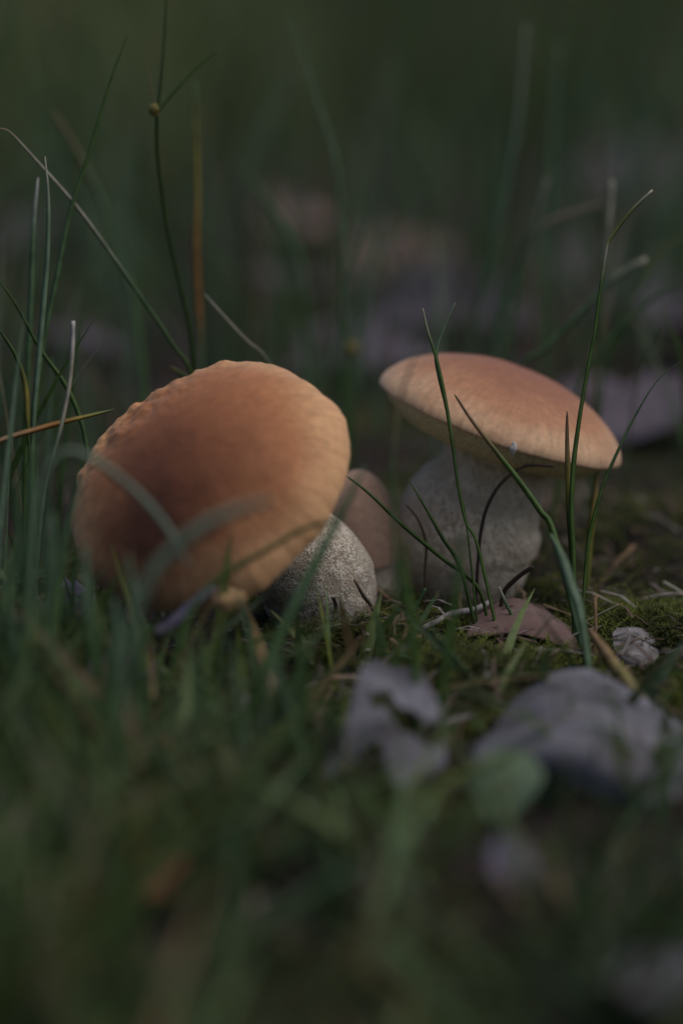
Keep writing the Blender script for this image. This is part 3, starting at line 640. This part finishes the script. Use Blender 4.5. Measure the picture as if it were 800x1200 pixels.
def far_tone(x, y, c):
    k = .5 + .5 * np.sin(3.1 * x + 1.1 * np.sin(2.2 * y)) * np.sin(2.6 * y + 1.7 * np.sin(4.1 * x))
    return c * (.55 + 1.0 * k)[:, None] * (1 + (k - .5)[:, None] * np.array([.35, .15, -.35]))
def clumped(n, x0, x1, y0, y1, cl=.02, share=.7, per=9):
    m = max(1, int(n * share / per)); cx = rng.uniform(x0, x1, m); cy = rng.uniform(y0, y1, m)
    k = rng.integers(0, m, int(n * share)); xs = cx[k] + rng.normal(0, cl, len(k)); ys = cy[k] + rng.normal(0, cl, len(k))
    r = n - len(k); return np.r_[xs, rng.uniform(x0, x1, r)], np.r_[ys, rng.uniform(y0, y1, r)]
STEMS = [(G(385, 735), .018), (G(552, 706), .023), (G(440, 692), .014)]
def clear(x, y, extra=0.):
    m = np.ones(len(x), bool)
    for g, r in STEMS: m &= np.hypot(x - g[0], y - g[1]) > r + extra
    return m
# low carpet before the mushrooms
G5 = (.075, .105, .022)
x, y = clumped(5600, -.26, .26, .33, .64, .007, .85, 16); m = clear(x, y); x, y = x[m], y[m]
k = (x > -.01) & (y > .50 - .03 * (x > .02) * (x < .13)) & (rng.random(len(x)) < .86); x, y = x[~k], y[~k]
grass('short_grass', 'low blurred carpet of short grass in front of the mushrooms', x, y, rng.uniform(.010, .032, len(x)) * (1 + .5 * (x < -.03)), rng.uniform(.0018, .0042, len(x)), tuft_tone(x, y, gcol(len(x), G5, G2, .12)), (.1, 1.0))
# clump left of the tipped cap
x, y = clumped(460, -.24, -.088, .60, .92, .010); m = clear(x, y); x, y = x[m], y[m]
grass('tall_grass', 'dense clump of grass beside the tipped orange mushroom', x, y, rng.uniform(.03, .11, len(x)), rng.uniform(.0014, .0026, len(x)), gcol(len(x), G1, G4, .08), (.03, .26), tipcol=PALE)
x, y = clumped(620, -.17, -.015, .51, .615, .012); k = (x > -.056) & (x < -.022) & (rng.random(len(x)) < .85); x, y = x[~k], y[~k]
grass('tall_grass', 'soft grass growing up over the lower rim of the tipped cap', x, y, rng.uniform(.015, .044, len(x)), rng.uniform(.0014, .003, len(x)), gcol(len(x), G1, G4, .06), (.05, .5))
# sparse blades behind and between
x, y = clumped(420, -.30, .36, .82, 1.25, .02); m = clear(x, y, .03); x, y = x[m], y[m]
grass('tall_grass', 'sparse blurred grass on the soil just behind the mushrooms', x, y, rng.uniform(.04, .17, len(x)), rng.uniform(.0018, .0036, len(x)), gcol(len(x), G1, G4, .1), (.05, .4), tipcol=PALE, tipfrac=.2)
def bare(x, y, keep): return (((x - .02 - .02 * y) / (.10 + .05 * y)) ** 2 + ((y - 1.9) / .75) ** 2 < 1) & (rng.random(len(x)) > keep)
x, y = clumped(1900, -.7, .8, 1.2, 2.0, .04); k = bare(x, y, .3); x, y = x[~k], y[~k]
grass('tall_grass', 'blurred grass beyond the bare patch of soil', x, y, rng.uniform(.06, .20, len(x)), rng.uniform(.002, .0045, len(x)), gcol(len(x), G1, G4, .1), (.05, .45))
x, y = clumped(9000, -1.6, 1.6, 1.9, 4.2, .06); k = bare(x, y, .15); x, y = x[~k], y[~k]
grass('tall_grass', 'thick blurred meadow grass far behind the mushrooms', x, y, rng.uniform(.08, .26, len(x)), rng.uniform(.003, .006, len(x)), far_tone(x, y, gcol(len(x), G1, GF, .08)), (.05, .5), seg=4)
x, y = clumped(16000, -5, 5, 4.0, 12, .15)
grass('tall_grass', 'distant band of tall dark grass closing the view', x, y, rng.uniform(.18, .48, len(x)), rng.uniform(.008, .014, len(x)), far_tone(x, y, gcol(len(x), G1, GF, .06)), (.05, .5), seg=4)
# the same sward goes on beside and behind the camera
xs, ys = clumped(5200, -1.6, 1.6, -1.2, 1.9, .04); k = (np.abs(xs) > .30 + .12 * np.clip(ys, 0, 2)) | (ys < .30); xs, ys = xs[k], ys[k]
grass('short_grass', 'short grass around the edges of the mushroom patch', xs, ys, rng.uniform(.015, .05, len(xs)), rng.uniform(.002, .0035, len(xs)), gcol(len(xs), G3, G2, .15), (.1, .8), seg=4)

# moss: feathery little shoots
def moss(n, x, y, size, label):
    az = rng.uniform(0, 2 * np.pi, n); Ls = rng.uniform(.5, 1.3, n) * size; nl = 13
    t = np.linspace(0, 1, nl)[None, :]; arch = rng.uniform(.3, 1.3, n)[:, None]
    r = Ls[:, None] * (t * .4 + arch * .6 * t * t); z = Ls[:, None] * (t * .85 - .45 * arch * t * t)
    hump = .004 * np.clip(np.sin(45 * x) * np.sin(52 * y + 1), 0, 1)
    c = np.stack([x[:, None] + np.cos(az)[:, None] * r, y[:, None] + np.sin(az)[:, None] * r, (gz(x, y) + hump)[:, None] + z - .0005], -1)
    V, Cc = [], []
    base = np.array([.05, .075, .014]); k = rng.random(n)[:, None]
    colr = (base * (1 - k) + np.array([.17, .20, .04]) * k) * rng.uniform(.35, 1.3, n)[:, None] * (.6 + .6 * (np.sin(60 * x + 2) * np.sin(75 * y) > -.2))[:, None]
    for side in (0, 1, 2):
        ph = t * 9 + side * 2.1 + az[:, None]
        dirv = np.stack([np.cos(ph), np.sin(ph), .6 + 0 * ph], -1)
        le = (Ls[:, None] * .15 * (1 - .55 * t))[..., None]
        sd_ = np.stack([-np.sin(ph), np.cos(ph), 0 * ph], -1)
        V.append(np.stack([c + sd_ * le * .2, c + dirv * le, c - sd_ * le * .2], 2)); Cc.append(np.repeat((colr[:, None, :] * (.75 + .5 * t[..., None]))[:, :, None, :], 3, 2))
    V = np.concatenate([a.reshape(-1, 3) for a in V]); Cc = np.concatenate([a.reshape(-1, 3) for a in Cc])
    return big_mesh('moss', V, np.arange(len(V)).reshape(-1, 3), M_MOSS, Cc, label=label, cat='moss', kind='stuff')
x, y = clumped(8500, -.02, .24, .59, .84, .009, .85, 60); m = clear(x, y, -.002)
moss(m.sum(), x[m], y[m], .0105, 'feathery green moss cushion around the foot of the flat-capped mushroom')
x, y = clumped(4200, -.25, .32, .42, 1.1, .02, .7, 50); m = clear(x, y, -.002)
moss(m.sum(), x[m], y[m], .009, 'patchy moss over the dark soil all around the mushrooms')
# crumbs of dry litter
n = 4400
x, y = clumped(n, -.3, .35, .42, 1.3, .03, .5, 30); k = rng.random(n) < .3; x[k] = rng.uniform(-.04, .24, k.sum()); y[k] = rng.uniform(.58, .85, k.sum()); m = clear(x, y, .001); x, y = x[m], y[m]; n = len(x)
az = rng.uniform(0, 2 * np.pi, n); L = rng.uniform(.004, .018, n); wd = rng.uniform(.0004, .0013, n); pit = rng.normal(0, .25, n)
d = np.stack([np.cos(az) * np.cos(pit), np.sin(az) * np.cos(pit), np.sin(pit)], -1); s = np.stack([-np.sin(az), np.cos(az), 0 * az], -1)
p0 = np.stack([x, y, gz(x, y) + rng.uniform(.001, .009, n)], -1); up = np.array([0, 0, 1.])
V = np.stack([p0 - d * L[:, None] / 2 - s * wd[:, None] / 2, p0 - d * L[:, None] / 2 + s * wd[:, None] / 2, p0 + up * wd[:, None] * .8 - s * wd[:, None] / 2 + s * L[:, None] * .06, p0 + up * wd[:, None] * .8 + s * wd[:, None] / 2 + s * L[:, None] * .06,
              p0 + d * L[:, None] / 2 - s * wd[:, None] / 2, p0 + d * L[:, None] / 2 + s * wd[:, None] / 2], 1)
ix = np.arange(n * 6).reshape(n, 6); Q = np.concatenate([ix[:, [0, 1, 3, 2]], ix[:, [2, 3, 5, 4]]])
pal = np.array([(.10, .07, .05), (.17, .12, .08), (.05, .035, .03), (.22, .20, .20), (.13, .09, .08)])[rng.integers(0, 5, n)] * rng.uniform(.6, 1.1, n)[:, None]
big_mesh('leaf_litter', V.reshape(-1, 3), Q, M_TWIG, np.repeat(pal, 6, 0), label='crumbs of dry needles and stalks strewn over the soil', cat='litter', kind='stuff')
